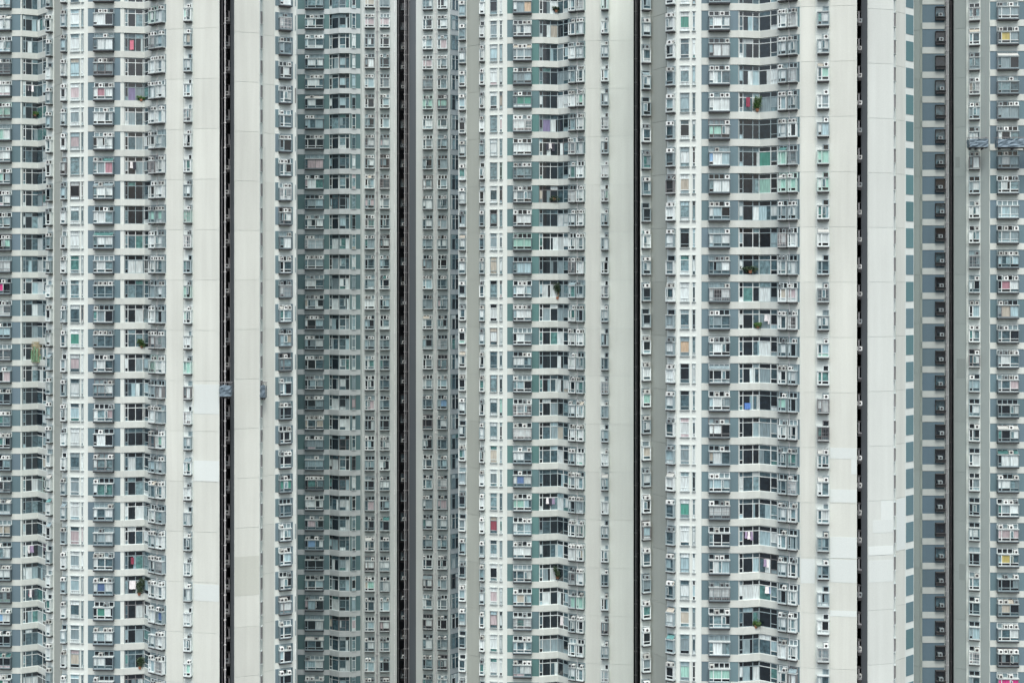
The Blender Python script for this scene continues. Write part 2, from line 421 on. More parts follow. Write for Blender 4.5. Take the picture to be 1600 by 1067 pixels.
    def flush(s, a, b, p, name, cols=1, table=W_BAY, z0=.02, z1=1.95, rails=(.35, 1.5), force={}, o=0.0, d=.10, sur=True, frame=None):
        """window set in the wall: surround standing proud, glass set back"""
        c, wd, rz = s.span(a, b)
        def mk(fr):
            m = MB(); t = .05
            if sur:
                m.box(-wd / 2 - .05, wd / 2 + .05, -d - .05, .02, z0 - .06, z0, 'ledge'); m.box(-wd / 2 - .05, wd / 2 + .05, -d - .05, .02, z1, z1 + .06, 'ledge')
            m.box(-wd / 2, -wd / 2 + t, -d, .02, z0, z1, fr); m.box(wd / 2 - t, wd / 2, -d, .02, z0, z1, fr)
            for i in range(1, cols): m.box(-wd / 2 + wd * i / cols - .03, -wd / 2 + wd * i / cols + .03, -d, .02, z0, z1, fr)
            for r in rails:
                for i in range(cols):
                    xa = -wd / 2 + wd * i / cols + (.03 if i else t); xb = -wd / 2 + wd * (i + 1) / cols - (.03 if i < cols - 1 else t)
                    m.box(xa, xb, -d + .01, .02, r - .03, r + .03, fr)
            return m.mesh(name)
        n = Vector((math.sin(rz), -math.cos(rz)))
        edges = [z0] + list(rails) + [z1]
        for k in s.floors(p):
            fr = frame or pick(W_FRAME)
            win = s.put(name, cached((id(s), name, a, fr), lambda: mk(fr)), c + n * o, s.z(k), rz)
            for i in range(cols):
                xa = -wd / 2 + wd * i / cols + .03; xb = -wd / 2 + wd * (i + 1) / cols - .03
                base = pick(table)
                for j in range(len(edges) - 1):
                    m = base if R() < .6 else pick(table)
                    if force.get(k) and j == 1: m = force[k][0]
                    link('pane', pane_mesh(xb - xa, edges[j + 1] - edges[j] - .04, m), win, ((xa + xb) / 2, -.03, edges[j] + .02))
    def glazing(s, a, b, p, cols, dy, force={}, table=W_BALC, frames=W_FRAME, low=(0,)):
        """storey high balcony glazing under the slab"""
        c, wd, rz = s.span(a, b, dy)
        tot = sum(cols); xs = [-wd / 2]
        for q in cols: xs.append(xs[-1] + wd * q / tot)
        def mk(fr):
            m = MB(); t = .034
            for x in xs: m.box(x - t, x + t, -.10, .0, .0, 1.97, fr)
            for i in range(len(cols)):
                for r, hh in ((.0, .05), (1.44, .07), (1.93, .04)): m.box(xs[i] + t, xs[i + 1] - t, -.09, .0, r, r + hh, fr)
                if i in low: m.box(xs[i] + t, xs[i + 1] - t, -.09, .0, .42, .48, fr)
            return m.mesh('balcony_glazing')
        n = Vector((math.sin(rz), -math.cos(rz)))
        for k in s.floors(p):
            fr = pick(frames)
            win = s.put('balcony_glazing', cached((id(s), 'gla', a, fr), lambda: mk(fr)), c + n * .08, s.z(k), rz)
            rects = [(xs[i] + .04, xs[i + 1] - .04, .48 if i in low else .05, 1.44, -.04) for i in range(len(cols))]
            s.panes(win, rects, table, force.get(k), .25, door=1 if len(cols) > 2 else None)
            for i in low: link('lower_light', pane_mesh(xs[i + 1] - xs[i] - .08, .37, pick(table)), win, ((xs[i] + xs[i + 1]) / 2, -.04, .05))
            m = 'gl_dark' if R() < .85 else 'gl_mid'  # upper lights mostly dark: shade under the slab put into the glass
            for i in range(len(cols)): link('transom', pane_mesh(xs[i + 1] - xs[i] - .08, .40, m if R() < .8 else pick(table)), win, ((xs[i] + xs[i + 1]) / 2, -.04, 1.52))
    def pipe(s, px, p, r, mat, out=0.12, pos=None):
        q = pos if pos is not None else s.at(px) + Vector((0, -out))
        def mk():
            m = MB(); m.tube((0, 0, 0), (0, 0, s.top - 1), r, mat)
            for i in range(int((s.top - 1) / H)): m.box(-r * 1.7, r * 1.7, -r * 1.2, r * 2.2, i * H + 1.1, i * H + 1.2, mat)
            return m.mesh('drain_pipe')
        s.put('drain_pipe', mk(), q, 0)
    def shaft(s, pos, ang, p, name='shaft_window', wd=.9, trim='fr_grey', d=.5, body=None):
        """small window with a hanging air conditioner inside a light well"""
        def mk():
            m = MB(); m.box(-wd / 2, wd / 2, -d, .02, -.0, .06, trim); m.box(-wd / 2, wd / 2, -d * .9, .02, 1.14, 1.2, 'soffit_shade'); m.box(-wd / 2, wd / 2, -d * .8, .02, -.3, -.0, 'soffit_shade')  # dark hood and under-box paint the shadow around the window
            for x in (-wd / 2, wd / 2 - .06): m.box(x, x + .06, -.12, .0, .06, 1.14, trim)
            return m.mesh(name)
        me = cached((id(s), 'shaft', round(pos.x, 2)), mk)
        for k in s.floors(p):
            win = s.put(name, me, pos, s.z(k) + .55, ang)
            link('pane', pane_mesh(wd - .12, 1.04, pick((('gl_dark', 3), ('gl_mid', 2)))), win, (0, -.1, .08))
            if R() < .85: link('air_conditioner', ac_mesh(.46, body or pick((('ac_body', 3), ('ac_old', 3), ('ac_grey', 3)))), win, (random.uniform(-.12, .12), .44 - d, .08))

def force_map(t, p, items):
    """items: picture row inside the window -> (curtain, panes)"""
    return {t.k_at(y, p): v for y, v in items}

# ------------------------------------------------------------------ ground
b = MB(); b.face([(-7000, -7000, 0), (7000, -7000, 0), (7000, 9000, 0), (-7000, 9000, 0)], 'asphalt')
g = link('ground', b.mesh('ground')); g['kind'] = 'structure'

# ------------------------------------------------------------------ the six towers
def wing(t, c):
    """the wing that the three front towers share; c gives its picture columns and storey pixels"""
    p = c['p']
    fm = lambda key, q: force_map(t, q, c.get(key, ()))
    t.bay(*c['U'], c['pU'], (1,), 'window', W_SIDE, cells=1, ac=.8, D=.42, force=fm('fU', c['pU']))
    t.blank(*c['V'], 'sand', c['pV'], c['par'])
    t.bay(*c['W'], c['pW'], (1,), 'window', W_SIDE, cells=1, ac=.85, D=.42, force=fm('fW', c['pW']))
    t.flush(*c['X'], p, 'tall_window', table=W_TALL, force=fm('fX', p))
    t.flush(*c['N'], p, 'narrow_window')
    a, b2 = c['D']; x0, x1 = c['B']; m = (x0 + x1) / 2
    t.tiles([(a, m), (m, b2)], c['tile'], p)
    t.bay(x0, x1, p, (.5, 1, 1), force=fm('fB', p), ac=.42)
    t.band(a, c['end'], p)
    for (ga, gb, cols, low), key in zip(c['G'], ('fG0', 'fG1')):
        t.glazing(ga, gb, p, cols, .24, force=fm(key, p), low=low)
    t.tiles([c['T2']], c['tile'], p)
    for (x0, x1), key in zip(c['BB'], ('fBB0', 'fBB1')):
        t.bay(x0, x1, c['pB'], (.45, 1), 'window', W_SIDE, cells=2, ac=.6, D=.45, force=fm(key, c['pB']))
    t.blank(*c['S'], 'beige', c['pE'], c['par']); t.blank(*c['E'], 'cream', c['pE'], c['par']); t.blank(*c['Z'], c.get('zmat', 'beige'), c['pE'], c['par'])
    x0, x1 = c['EB']
    t.bay(x0, x1, c['pE'], (.55, 1), 'window', W_SIDE, cells=1, ac=.5, D=.5, cell_from=.5, force=fm('fE', c['pE']))
    for x in c['pipes']: t.pipe(x, p, .05, 'pipe_white')

# left edge tower
t0 = Tower('apartment_tower', 'blue-grey and cream tower cut off by the left picture edge', -11.15,
    [(-240, 34.0, 'beige'), (-70, 34.2, 'cream'), (32, 34.3, 'cream'), (34, 34.3, 'cream'), (59, 34.12, 'cream'), (74, 34.55, 'cream'), (84, 34.9, 'cream')],
    [(-52, 215), (-86, 215)], inset=[(34, 74, .24)])
f0 = lambda items: force_map(t0, 34.3, items)
t0.tiles([(-40, 5), (5, 32)], 'tile_blue', 34.3)
t0.bay(-9, 19, 34.3, (.5, 1, 1), force=f0([(170, ('cur_mint', None)), (205, ('cur_mint', (1,))), (447, ('cur_magenta', (1,))), (818, ('cur_beige', None)), (1060, ('cur_green', (1,)))]))
t0.band(-40, 82, 34.3)
t0.glazing(34.5, 58.7, 34.3, (.4, 1, 1), .24); t0.glazing(59.3, 73.5, 34.3, (1, .7), .24, low=(1,), force=f0([(205, ('gl_teal', None))]))

# left tower, with its shaft and far wing
t1 = Tower('apartment_tower', 'bluish-panelled tower whose pale end wall borders the shaft holding a blue work platform', -10.09,
    [(73, 37.6, 'cream'), (85, 37.7, 'sand'), (97, 38.35, 'cream'), (137, 38.5, 'cream'), (190, 38.55, 'cream'), (194, 38.53, 'cream'), (226, 38.42, 'cream'), (237, 38.76, 'cream'), (260, 39.12, 'cream'),
     (343, 39.4, 'slot_shade'), (343.6, 37.4, 'slot_shade'), (359, 37.1, 'slot_shade'), (360, 38.6, 'slot_grey'), (366, 38.75, 'cream'), (406, 38.5, 'cream'), (410, 38.25, 'cream'), (429, 38.0, 'cream'), (463, 37.75, 'cream')],
    [P(463, 31.9), P(85, 32.5)], inset=[(194, 237, .24)])
wing(t1, dict(p=38.55, pU=37.7, pV=38.0, pW=38.4, pB=39.1, pE=39.3, par=0, tile='tile_blue', U=(76, 83), V=(85.3, 96.5), W=(98, 105.5), X=(110.5, 124.5), N=(127.5, 130.5),
    D=(137.5, 188), B=(148, 179), end=259.5, G=[(194.5, 225.6, (.4, 1, 1, .25), (0,)), (226.4, 236.6, (1,), (0,))], T2=(237.3, 259.5), BB=[(237.8, 247.3), (249.2, 259)],
    S=(260.5, 287), E=(287.2, 302), EB=(290, 301), Z=(302.2, 342.8), pipes=(245.8,),
    fB=[(145, ('cur_pink', (1,))), (259, ('cur_pink', (2,))), (917, ('cur_cobalt', (1,))), (955, ('cur_green', (1,))), (645, ('cur_pale_pink', (2,))), (1060, ('cur_pale_pink', None))],
    fBB1=[(960, ('cur_cobalt', (1,)))], fBB0=[(570, ('cur_mint', (1,))), (338, ('cur_mint', None))], fG0=[(148, ('cur_purple', (1,))), (415, ('cur_white', (1,)))], fX=[(145, ('cur_pale_pink', 0)), (222, ('cur_pale_pink', 0)), (298, ('gl_dark', 0)), (526, ('cur_green', 0)), (562, ('cur_pale_pink', 0))],
    fE=[(336, ('cur_mint', None)), (572, ('cur_mint', (1,)))]))
t1.blank(366.3, 405.5, 'beige', 38.6, 0); t1.blank(410.2, 428.5, 'beige', 38.1, 0)
t1.shaft(P(360, 38.45), -math.pi / 2, 38.7, trim='steel')
t1.pipe(0, 0, .07, 'pipe_white', pos=P(351.5, 38.8)); t1.pipe(0, 0, .06, 'steel', pos=P(347, 38.6)); t1.pipe(0, 0, .06, 'steel', pos=P(354, 38.0))
t1.flush(407.2, 408.8, 38.3, 'slit_window', table=[('gl_dark', 3), ('gl_mid', 1)], z0=.35, z1=1.75, rails=(), d=.10, frame='steel')
t1.tiles([(430, 443), (443, 457.5)], 'tile_teal', 37.8)
t1.bay(435, 453.5, 37.8, (.5, 1), table=W_BACK, frames=W_FRAME_BACK, cells=3, ac=.55, force=force_map(t1, 37.8, [(750, ('cur_green', None))]))
t1.flush(460.8, 462.3, 37.8, 'slit_window', table=[('gl_mid', 3), ('cur_beige', 2)], z0=.1, z1=1.8, rails=(), d=.05, sur=False)

# middle tower
t2 = Tower('apartment_tower', 'middle tower with green-teal panels and a smooth grey-beige end wall beside a thin black gap', -11.07,
    [(716, 36.4, 'cream'), (730, 36.45, 'sand'), (750, 36.75, 'cream'), (792, 36.9, 'cream'), (842, 36.95, 'cream'), (850, 36.95, 'cream'), (872, 36.84, 'cream'), (890, 37.14, 'cream'), (915, 37.34, 'cream'),
     (990, 37.5, 'slot_shade'), (990.5, 36.0, 'slot_shade'), (1010, 35.9, 'slot_shade')],
    [P(1010, 32.4), P(716, 31.7)], inset=[(842, 890, .24)])
wing(t2, dict(zmat='cream_pale', p=36.95, pU=36.5, pV=36.6, pW=36.8, pB=37.35, pE=37.45, par=1, tile='tile_green', U=(718.5, 728.5), V=(730.3, 749.7), W=(750.5, 758), X=(766, 777), N=(781, 785),
    D=(792.5, 842), B=(802, 831), end=914.5, G=[(842.5, 871.6, (.4, 1, 1), (0,)), (872.4, 889.6, (1, .8), (1,))], T2=(890.3, 914.5), BB=[(890.8, 901.5), (903.4, 914)],
    S=(915.5, 937.7), E=(938, 952), EB=(940, 951), Z=(952.3, 989.8), pipes=(902, ),
    fB=[(740, ('cur_cobalt', (1,))), (375, ('cur_mint', None)), (155, ('cur_green', (1, 2))), (12, ('cur_tan', (2,)))], fX=[(818, ('cur_red', 0)), (925, ('cur_pale_pink', 0)), (155, ('gl_pale', 0))],
    fBB1=[(928, ('cur_mint', None))], fG0=[(190, ('cur_purple', (1,)))]))
t2.pipe(0, 0, .07, 'pipe_grey', pos=P(993.5, 37.0)); t2.pipe(0, 0, .05, 'steel', pos=P(996, 36.6))

# right front tower
t3 = Tower('apartment_tower', 'nearest and largest tower, its pale end walls patched with fresh white paint', -9.03,
    [(1000.5, 41.3, 'cream'), (1017, 41.2, 'sand'), (1042, 42.0, 'cream'), (1058, 42.2, 'cream'), (1095, 42.3, 'cream'), (1154, 42.35, 'cream'), (1162, 42.35, 'cream'), (1187, 42.2, 'cream'), (1217, 42.6, 'cream'), (1250, 42.95, 'cream'),
     (1339, 43.2, 'slot_shade'), (1339.4, 41.0, 'slot_shade'), (1344.5, 40.8, 'slot_shade'), (1345.4, 42.5, 'slot_grey'), (1355.5, 42.7, 'cream'), (1396, 42.5, 'cream'), (1399, 42.2, 'cream'), (1428, 41.5, 'cream')],
    [P(1428, 34), P(1010, 33)], inset=[(1154, 1217, .24)])
wing(t3, dict(p=42.33, pU=41.3, pV=41.7, pW=42.1, pB=43.0, pE=43.1, par=1, tile='tile_teal', U=(1002, 1014), V=(1017.3, 1041.7), W=(1044, 1056), X=(1063, 1077), N=(1082, 1086.5),
    D=(1096, 1153.5), B=(1107, 1140), end=1249.5, G=[(1154.6, 1186.6, (.38, 1, .7), (0,)), (1187.4, 1216.5, (1, .55), (1,))], T2=(1217.5, 1249.5), BB=[(1218.5, 1231.5), (1234, 1247)],
    S=(1250.5, 1274), E=(1274.2, 1296), EB=(1277, 1295), Z=(1296.3, 1338.8), pipes=(1232.8,),
    fB=[(1048, ('cur_mint', None)), (155, ('cur_white', None))], fX=[(537, ('cur_tan', 0)), (1045, ('cur_mint', 0)), (27, ('cur_green', 0)), (790, ('cur_green', 0)), (960, ('cur_beige', 0))],
    fE=[(240, ('cur_mint', None)), (285, ('cur_mint', (1,))), (320, ('gl_teal', None)), (578, ('gl_teal', None))], fBB0=[(240, ('cur_mint', None)), (285, ('cur_mint', (1,))), (455, ('cur_beige', (1,)))], fBB1=[(455, ('cur_pale_pink', None)), (285, ('cur_mint', (1,)))],
    fG1=[(242, ('cur_green', (0,))), (285, ('cur_mint', (0,))), (455, ('cur_white', (0,)))]))
t3.blank(1355.9, 1395.6, 'cream_cool', 42.6, 1); t3.blank(1399.3, 1414, 'beige', 42.2, 1)
t3.tiles([(1415.5, 1427)], 'tile_stripe', 41.6)
t3.shaft(P(1339.5, 42.6), math.pi / 2, 42.6, d=.36, trim='steel')
t3.flush(1396.7, 1398, 42.4, 'slit_window', table=[('gl_dark', 3), ('gl_mid', 1)], z0=.35, z1=1.70, rails=(), d=.10, frame='steel')

# far tower in the gap
t4 = Tower('apartment_tower', 'shaded tower set far back in the gap, small paired windows beside a black pipe shaft', -12.31,
    [(440, 31.2, 'cream_shaded'), (515, 31.25, 'cream_shaded'), (530, 31.4, 'cream_shaded'), (546, 31.4, 'cream_shaded'), (563, 31.3, 'cream_shaded'), (566, 31.35, 'cream_shaded'), (620, 31.35, 'slot_shade'), (620.5, 29.9, 'slot_shade'),
     (639, 29.8, 'slot_shade'), (639.6, 31.0, 'slot_grey'), (650, 31.1, 'cream_shaded'), (703, 31.2, 'cream_shaded'), (725, 30.9, 'cream_shaded')],
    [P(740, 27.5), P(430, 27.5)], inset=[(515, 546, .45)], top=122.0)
f4 = lambda items: force_map(t4, 31.3, items)
t4.tiles([(465, 492), (492, 514.5)], 'tile_shaded', 31.25); t4.tiles([(547, 563)], 'tile_shaded', 31.35)
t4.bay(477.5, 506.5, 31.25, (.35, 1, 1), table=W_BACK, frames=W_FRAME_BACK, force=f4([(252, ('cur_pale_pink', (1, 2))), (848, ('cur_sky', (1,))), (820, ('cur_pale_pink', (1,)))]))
t4.band(462, 563, 31.25, inn=.5, mat='band_shaded')
t4.glazing(515.5, 529.5, 31.3, (.4, 1), .40, frames=W_FRAME_BACK); t4.glazing(530.3, 545.5, 31.3, (1, .6), .40, frames=W_FRAME_BACK)
t4.flush(549.5, 555.5, 31.35, 'narrow_window', table=W_BACK)
for a, b2, items in ((570.5, 585.5, [(320, ('cur_pale_pink', None)), (913, ('cur_mint', (1,))), (34, ('cur_pale_pink', None))]), (594, 609, [(34, ('cur_pale_pink', None))])):
    t4.bay(a, b2, 31.35, (.45, 1), 'window', W_BACK, W_FRAME_BACK, cells=3, ac=.5, D=.42, force=f4(items))
for a, b2, items in ((661.5, 676.5, [(160, ('cur_mint', None)), (97, ('cur_pale_pink', None))]), (684.5, 699.5, [(160, ('cur_mint', None)), (630, ('cur_sky', (1,))), (785, ('cur_pale_pink', None))])):
    t4.bay(a, b2, 31.2, (.45, 1), 'window', W_BACK, W_FRAME_BACK, cells=3, ac=.5, D=.42, force=f4(items))
t4.tiles([(704, 720)], 'tile_shaded', 31.0); t4.band(703.5, 722, 31.0, mat='band_shaded')
t4.flush(705, 716, 31.0, 'balcony_window', cols=2, table=W_BALC, rails=(1.45,), d=.12, sur=False, o=.04)
for x, r, m in ((622.5, .06, 'steel'), (632.5, .09, 'pipe_grey'), (635.5, .05, 'steel'), (638.8, .08, 'pipe_grey')): t4.pipe(0, 0, r, m, pos=P(x, 30.9))
t4.pipe(589.5, 31.3, .09, 'pipe_grey'); t4.pipe(680.5, 31.2, .05, 'pipe_white'); t4.pipe(616.5, 31.3, .04, 'pipe_white')
t4.shaft(P(631, 30.6), 0, 30.7, wd=.8)

# right edge tower
t5 = Tower('apartment_tower', 'grey tower at the right edge with slate blue panels and two netted platforms', -10.30,
    [(1418, 38.0, 'grey'), (1438, 38.2, 'beige_warm'), (1441, 38.3, 'band_grey'), (1476, 38.3, 'grey'), (1483, 38.4, 'slot_shade'), (1483.4, 37.4, 'slot_grey'), (1489, 37.4, 'slot_grey'), (1490, 38.3, 'grey'), (1510, 38.5, 'cream'),
     (1532, 38.6, 'grey'), (1546, 38.72, 'cream'), (1660, 38.8, 'beige'), (1850, 38.9, 'beige')],
    [P(1860, 32), P(1424, 30)])
f5 = lambda items: force_map(t5, 38.7, items)
t5.tiles([(1441, 1459), (1459, 1475)], 'tile_slate', 38.3); t5.band(1438.5, 1476, 38.3, 'slab_band', inn=.1, mat='band_grey')
t5.tiles([(1547, 1573), (1573, 1625)], 'tile_blue', 38.7); t5.band(1546.3, 1640, 38.7, 'slab_band', inn=.1)
t5.bay(1514, 1531, 38.6, (.5, 1), 'window', W_BACK, W_FRAME_BACK, cells=2, ac=.45, D=.5)
t5.bay(1557, 1590, 38.7, (.4, 1, 1), table=W_BACK, frames=W_FRAME, ac=.5, force=f5([(445, ('cur_pink', (1,))), (870, ('cur_yellow', (1,))), (1065, ('cur_magenta', None)), (55, ('cur_yellow', (1,)))]))
t5.shaft(t5.at(1468.5) + Vector((0, -.05)), 0.02, 38.3, wd=1.1, trim='soffit_shade', body='ac_grey')
t5.blank(1490.5, 1509.5, 'grey', 38.4, 0); t5.blank(1428.2, 1437.5, 'grey', 38.15, 0)
for x in (1478, 1480.5): t5.pipe(x, 38.3, .06, 'pipe_grey')
t5.pipe(0, 0, .06, 'steel', pos=P(1486, 38.0))

# ------------------------------------------------------------------ repainted patches on the blank walls (thin coats of paint that follow the wall)
def patch(t, a, b2, y0, y1, mat='fresh'):
    c, wd, rz = t.span(a, b2); sc = c.y / F_PX
    z1, z0 = EYE + (HOR - y0) * sc, EYE + (HOR - y1) * sc
    m = MB(); m.box(-wd / 2, wd / 2, -.064, -.052, z0, z1, mat); t.put('paint_patch', m.mesh('paint_patch'), c, 0, rz)
for a in ((303, 342.6, 600, 646), (303, 342.6, 719, 751), (303, 342.6, 912, 938), (366.6, 405, 868, 929, 'beige_warm')): patch(t1, *a)
for a in ((1297, 1338.5, 699, 716), (1330, 1338.5, 716.5, 740), (1297, 1338.5, 764, 784), (1297, 1338.5, 838, 871), (1297, 1338.5, 873, 909), (1297, 1338.5, 953, 962), (1251, 1273.5, 872, 910),
          (1356.3, 1395.3, 874, 908), (1356.3, 1395.3, 852, 866), (1376, 1395.3, 781, 811), (1363, 1395.3, 811.3, 831), (1399.6, 1413.8, 778, 858)): patch(t3, *a)
for a in ((1493, 1500, 245, 262, 'grey_dark'), (1495, 1508, 560, 590, 'grey_dark'), (1499, 1508, 880, 905, 'grey_dark')): patch(t5, *a)

# ------------------------------------------------------------------ hanging work platforms
def platform(pos, z, wd, dp, ht, label, rz=0.0, cable=28):
    r = bpy.data.objects.new('work_platform', None); C.objects.link(r); r.location = (pos.x, pos.y, z); r.rotation_euler = (0, 0, rz)
    tag(r, label, 'work platform', 'hanging work platforms on the towers')
    m = MB(); m.box(-wd / 2, wd / 2, -dp, 0, -.08, 0, 'deck')
    for i in range(3): m.box(-wd / 2 + wd * (i + .2) / 3, -wd / 2 + wd * (i + .2) / 3 + .08, -dp, 0, -.25, -.08, 'deck')
    link('deck', m.mesh('deck'), r)
    m = MB(); n = max(2, int(wd / .8))
    for i in range(n + 1):
        x = -wd / 2 + wd * i / n
        for y in (-dp, 0): m.tube((x, y, 0), (x, y, ht), .025, 'steel')
    for hh in (ht * .5, ht):
        for y in (-dp, 0): m.tube((-wd / 2 - .15, y, hh), (wd / 2 + .15, y, hh), .025, 'steel')
        for x in (-wd / 2, wd / 2): m.tube((x, -dp, hh), (x, 0, hh), .025, 'steel')
    link('guard_rail', m.mesh('guard_rail'), r)
    m = MB(); nx, nz = max(5, int(wd / .3)), 5; k = m.mi('net')
    for j in range(nz + 1):
        for i in range(nx + 1):
            m.v.append((-wd / 2 - .03 + (wd + .06) * i / nx, -dp - .06 - random.uniform(0, .16), ht * .82 * j / nz * random.uniform(.92, 1.04) + .02))
    for j in range(nz):
        for i in range(nx): q = j * (nx + 1) + i; m.f.append((q, q + 1, q + nx + 2, q + nx + 1)); m.m.append(k)
    for sx in (-1, 1): m.face([(sx * (wd / 2 + .04), -dp, .02), (sx * (wd / 2 + .04), 0, .02), (sx * (wd / 2 + .06), 0, ht * .8), (sx * (wd / 2 + .06), -dp, ht * .74)], 'net')
    link('safety_net', m.mesh('safety_net'), r)
    for sx in (-1, 1):
        m = MB(); m.tube((sx * (wd / 2 - .1), -dp / 2, ht), (sx * (wd / 2 - .1), -dp / 2, cable), .015, 'steel', 4); link('cable', m.mesh('cable'), r)
def zz(d, y): return EYE + (HOR - y) * d / F_PX
q = t5.at(1521) + Vector((0, -1.0)); platform(q, zz(q.y, 231), 2.0, .8, 1.1, 'short work platform in blue-grey netting at the narrow window column near the right edge')
q = t5.at(1580) + Vector((0, -1.0)); platform(q, zz(q.y, 231), 4.2, .8, 1.1, 'long netted work platform across slate blue panels at the right edge')
q = P(354, 39.3); platform(q, zz(q.y, 618), 1.15, .7, 1.5, 'blue netted work platform hanging inside the black shaft of the left tower')
q = t1.at(412) + Vector((0, -.3)); platform(q, zz(q.y, 620), .7, .7, 1.7, 'narrow pale work platform on the blank wall right of the black shaft')

# ------------------------------------------------------------------ plants on balconies
def plant(t, px, y, wpx, hpx, label, mat='leaf', out=-.05, n=None):
    q = t.at(px) + Vector((0, out)); sc = q.y / F_PX; wd, ht = wpx * sc, hpx * sc
    r = bpy.data.objects.new('potted_plant', None); C.objects.link(r); r.location = (q.x, q.y, zz(q.y, y))
    tag(r, label, 'plant', 'plants grown on the balconies')
    m = MB(); n = n or int(160 + 160 * wd * ht)
    lob = [(random.uniform(-.3, .3) * wd, random.uniform(-.15, .1), ht * random.uniform(.25, .85), random.uniform(.22, .4)) for _ in range(6)]
    for _ in range(n):
        c = random.choice(lob); a = random.uniform(0, 6.28); e = random.uniform(-1, 1); rr = c[3] * R() ** .4
        p0 = Vector((c[0] + wd * rr * math.cos(a), c[1] + .5 * rr * math.sin(a), c[2] + ht * rr * e * .8))
        d1 = Vector((random.uniform(-1, 1), random.uniform(-1, 1), random.uniform(-1, .6))).normalized(); d2 = d1.orthogonal().normalized()
        l = random.uniform(.07, .15)
        m.face([p0 - d2 * l * .4, p0 + d1 * l, p0 + d2 * l * .4, p0 - d1 * l], mat)
    link('foliage', m.mesh('foliage'), r)
    m = MB()
    for c in lob[:4]: m.tube((0, 0, .1), (c[0], c[1], c[2]), .015, 'bamboo', 4)
    link('stem', m.mesh('stem'), r)
    m = MB(); s = .16
    m.v += [(-s * .7, -s * .7, -.02), (s * .7, -s * .7, -.02), (s * .7, s * .7, -.02), (-s * .7, s * .7, -.02), (-s, -s, .28), (s, -s, .28), (s, s, .28), (-s, s, .28)]
    for f in ((0, 3, 2, 1), (4, 5, 6, 7), (0, 1, 5, 4), (1, 2, 6, 5), (2, 3, 7, 6), (3, 0, 4, 7)): m.f.append(f); m.m.append(m.mi('pot'))
    link('pot', m.mesh('pot'), r)
plant(t3, 1183, 174, 16, 26, 'large bright green bush on a balcony, upper part of the nearest tower')
plant(t2, 871, 467, 20, 30, 'large dark drooping bush on a balcony of the middle tower', 'leaf_dark')
plant(t1, 218, 929, 15, 27, 'tall dark green bush on the left tower balcony beside a white screen', 'leaf_dark')
plant(t1, 222, 543, 12, 16, 'small bright bush on the left tower balcony just above the blue platform level')
plant(t3, 1181, 980, 14, 14, 'low bush hanging over a balcony near the bottom of the nearest tower')
plant(t1, 219, 1044, 11, 22, 'dark shrub on the lowest visible left tower balcony', 'leaf_dark')
plant(t2, 869, 19, 11, 9, 'small shrub on the topmost balcony in view of the middle tower', 'leaf_dark')
plant(t1, 221, 158, 12, 8, 'low shrub on the left tower balcony under the purple curtain', 'leaf')
plant(t2, 871, 903, 12, 20, 'dark shrub on a low balcony of the middle tower', 'leaf_dark')
plant(t3, 1172, 426, 30, 10, 'row of dark balcony greenery along the middle of the nearest tower', 'leaf_dark')
plant(t0, 55, 181, 14, 7, 'low green plants on the balcony of the left edge tower')
plant(t2, 866, 313, 14, 7, 'low dark plants on an upper balcony of the middle tower', 'leaf_dark')
plant(t3, 1184, 512, 12, 9, 'small green plant on the nearest tower, two storeys below the row of dark greenery')

# ------------------------------------------------------------------ laundry and bamboo scaffold
def laundry(t, px, y, wpx, hpx, mat, label):
    q = t.at(px) + Vector((0, -.02)); sc = q.y / F_PX; wd, ht = wpx * sc, hpx * sc
    m = MB(); n = 6; k = m.mi(mat)
    for j in range(n + 1):
        for i in range(4):
            m.v.append((-wd / 2 + wd * j / n, .04 * math.sin(j * 2.1 + i * .4), ht * i / 3 * (1 - .06 * math.sin(j * 1.7) * (i == 0)) - (.08 * R() if i == 0 else 0)))
    for j in range(n):
        for i in range(3): a = j * 4 + i; m.f.append((a, a + 4, a + 5, a + 1)); m.m.append(k)
    o = link('laundry', m.mesh('laundry'), None, (q.x, q.y, zz(q.y, y)))
    tag(o, label, 'laundry', 'washing hung out on the balconies')
laundry(t1, 206, 77, 6, 14, 'cloth_pink', 'pink washing hung on an upper balcony of the left tower')
laundry(t1, 207, 880, 5, 10, 'cloth_red', 'red patterned cloth hung on a low balcony of the left tower')
laundry(t1, 207, 919, 10, 13, 'cloth_white', 'white screen cloth on the left tower balcony beside the dark bush')
laundry(t3, 1169, 166, 6, 14, 'cloth_red', 'dark red cloth on the balcony left of the bright green bush')
laundry(t3, 1168, 638, 9, 9, 'cloth_blue', 'blue cloth hung on a middle balcony of the nearest tower')

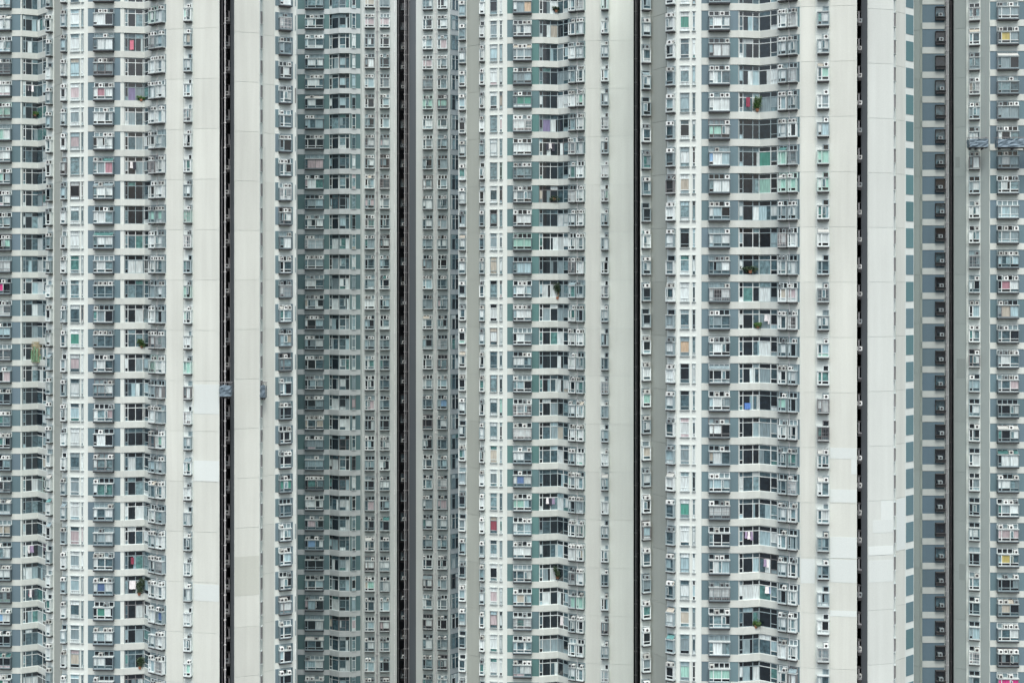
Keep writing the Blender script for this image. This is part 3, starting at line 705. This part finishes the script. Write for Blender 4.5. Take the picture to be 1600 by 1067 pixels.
ORD = 'topmost second third fourth fifth sixth seventh eighth ninth tenth eleventh twelfth thirteenth fourteenth fifteenth sixteenth seventeenth eighteenth nineteenth twentieth'.split()
def washing(t, who, px, y, p, wpx, cols, words):
    """a drying pole with a few garments"""
    k = t.k_at(y, p); kk = [q for q in t.floors(p) if HOR + p * (q + t.phi) - .5 * p > 0]; i = kk.index(k) + 1
    if i > len(kk) / 2: i = len([q for q in kk if HOR + p * (q + t.phi) - .5 * p < 1067]) - i + 1; end = 'bottom'
    else: end = 'top'
    q = t.at(px) + Vector((0, -.05)); wd = wpx * q.y / F_PX
    rt = bpy.data.objects.new('drying_pole', None); C.objects.link(rt); rt.location = (q.x, q.y, t.z(k) + 1.45)
    tag(rt, f'{words} drying on the {"%s balcony" % ("topmost" if end == "top" else "lowest") if i == 1 else ORD[i - 1] + " balcony from the " + end}, {who}', 'laundry', 'washing hung out on the balconies')
    m = MB(); m.tube((-wd / 2, 0, 0), (wd / 2, 0, 0), .02, 'pipe_white', 5); link('pole', m.mesh('pole'), rt)
    n = len(cols)
    for j, mt in enumerate(cols):
        a, b2 = -wd / 2 + wd * j / n + .03, -wd / 2 + wd * (j + 1) / n - .03; ht = random.uniform(.55, .95); m = MB(); kx = m.mi(mt); c = 5
        for u in range(c + 1):
            for v in range(3): m.v.append((a + (b2 - a) * u / c + (.04 * (v == 2) * (1 if u > 2 else -1)), .03 * math.sin(u * 2 + v), -.02 - ht * v / 2 - (.06 * R() if v == 2 else 0)))
        for u in range(c):
            for v in range(2): e = u * 3 + v; m.f.append((e, e + 3, e + 4, e + 1)); m.m.append(kx)
        link('garment', m.mesh('garment'), rt)
LE, LT, MT, NT = 'left edge tower', 'bluish left tower', 'middle tower', 'nearest tower'
for a in ((t0, LE, 47, 127, 34.3, 12, ('cloth_white', 'cloth_dark', 'cloth_white'), 'white and dark clothes'), (t0, LE, 47, 845, 34.3, 12, ('cloth_white', 'cloth_lilac'), 'white and lilac clothes'),
          (t0, LE, 48, 930, 34.3, 12, ('cloth_pink', 'cloth_white', 'cloth_dark'), 'pink and white clothes'), (t1, LT, 208, 260, 38.5, 10, ('cloth_white', 'cloth_dark'), 'white and dark clothes'),
          (t2, MT, 860, 227, 36.95, 14, ('cloth_dark', 'cloth_white', 'cloth_dark'), 'dark and white clothes'), (t2, MT, 860, 795, 36.95, 14, ('cloth_white', 'cloth_dark', 'cloth_lilac'), 'mixed clothes'), (t2, MT, 880, 970, 36.95, 10, ('cloth_white', 'cloth_dark'), 'white and dark clothes'),
          (t3, NT, 1170, 842, 42.3, 13, ('cloth_lilac', 'cloth_white', 'cloth_lilac'), 'lilac and white clothes'), (t3, NT, 1200, 884, 42.6, 14, ('cloth_lilac', 'cloth_white', 'cloth_white'), 'lilac and white clothes'), (t3, NT, 1202, 926, 42.6, 14, ('cloth_white', 'cloth_blue'), 'white and blue clothes'),
          (t3, NT, 1200, 497, 42.6, 12, ('cloth_white', 'cloth_white'), 'white cloths')):
    washing(*a)
q = t0.at(61) + Vector((0, -.12)); sc = q.y / F_PX
r = bpy.data.objects.new('bamboo_scaffold', None); C.objects.link(r); r.location = (q.x, q.y, zz(q.y, 566)); r.rotation_euler = (0, 0, math.radians(-12))
tag(r, 'bamboo scaffold with green netting wrapped around one balcony of the left edge tower', 'scaffold')
wd, ht = 28 * sc, 32 * sc
m = MB()
for i in range(7):
    x = -wd / 2 + wd * i / 6; m.tube((x, -.1 + random.uniform(-.05, .05), 0), (x + random.uniform(-.15, .15), -.1, ht), .03, 'bamboo')
for j in range(6): m.tube((-wd / 2 - .1, -.14, ht * j / 5), (wd / 2 + .1, -.14, ht * j / 5 + random.uniform(-.1, .1)), .03, 'bamboo')
m.tube((-wd / 2, -.16, .1), (wd / 2, -.16, ht), .03, 'bamboo'); m.tube((wd / 2, -.16, .1), (-wd / 2, -.16, ht), .03, 'bamboo')
link('pole_frame', m.mesh('pole_frame'), r)
def sheet(name, x0, x1, z0, z1, y, mat, lean=0):
    m = MB(); n = 6; k = m.mi(mat)
    for j in range(5):
        for i in range(n + 1): m.v.append((x0 + (x1 - x0) * i / n + lean * j / 4, y + random.uniform(-.06, .06), z0 + (z1 - z0) * j / 4 + random.uniform(-.04, .04)))
    for j in range(4):
        for i in range(n): a = j * (n + 1) + i; m.f.append((a, a + 1, a + n + 2, a + n + 1)); m.m.append(k)
    link(name, m.mesh(name), r)
sheet('cover_sheet', -wd / 2, wd / 2, ht * .1, ht, .0, 'bamboo_pale')
for i, (x, w2, hh) in enumerate(((-.44, .10, .62), (-.31, .12, .78), (-.15, .13, .70), (.02, .12, .34), (.18, .14, .42), (.34, .12, .30))):
    sheet('green_net', wd * x, wd * (x + w2), .08, ht * hh, -.2, 'net_green', random.uniform(-.1, .2))
print('objects', len(bpy.data.objects))
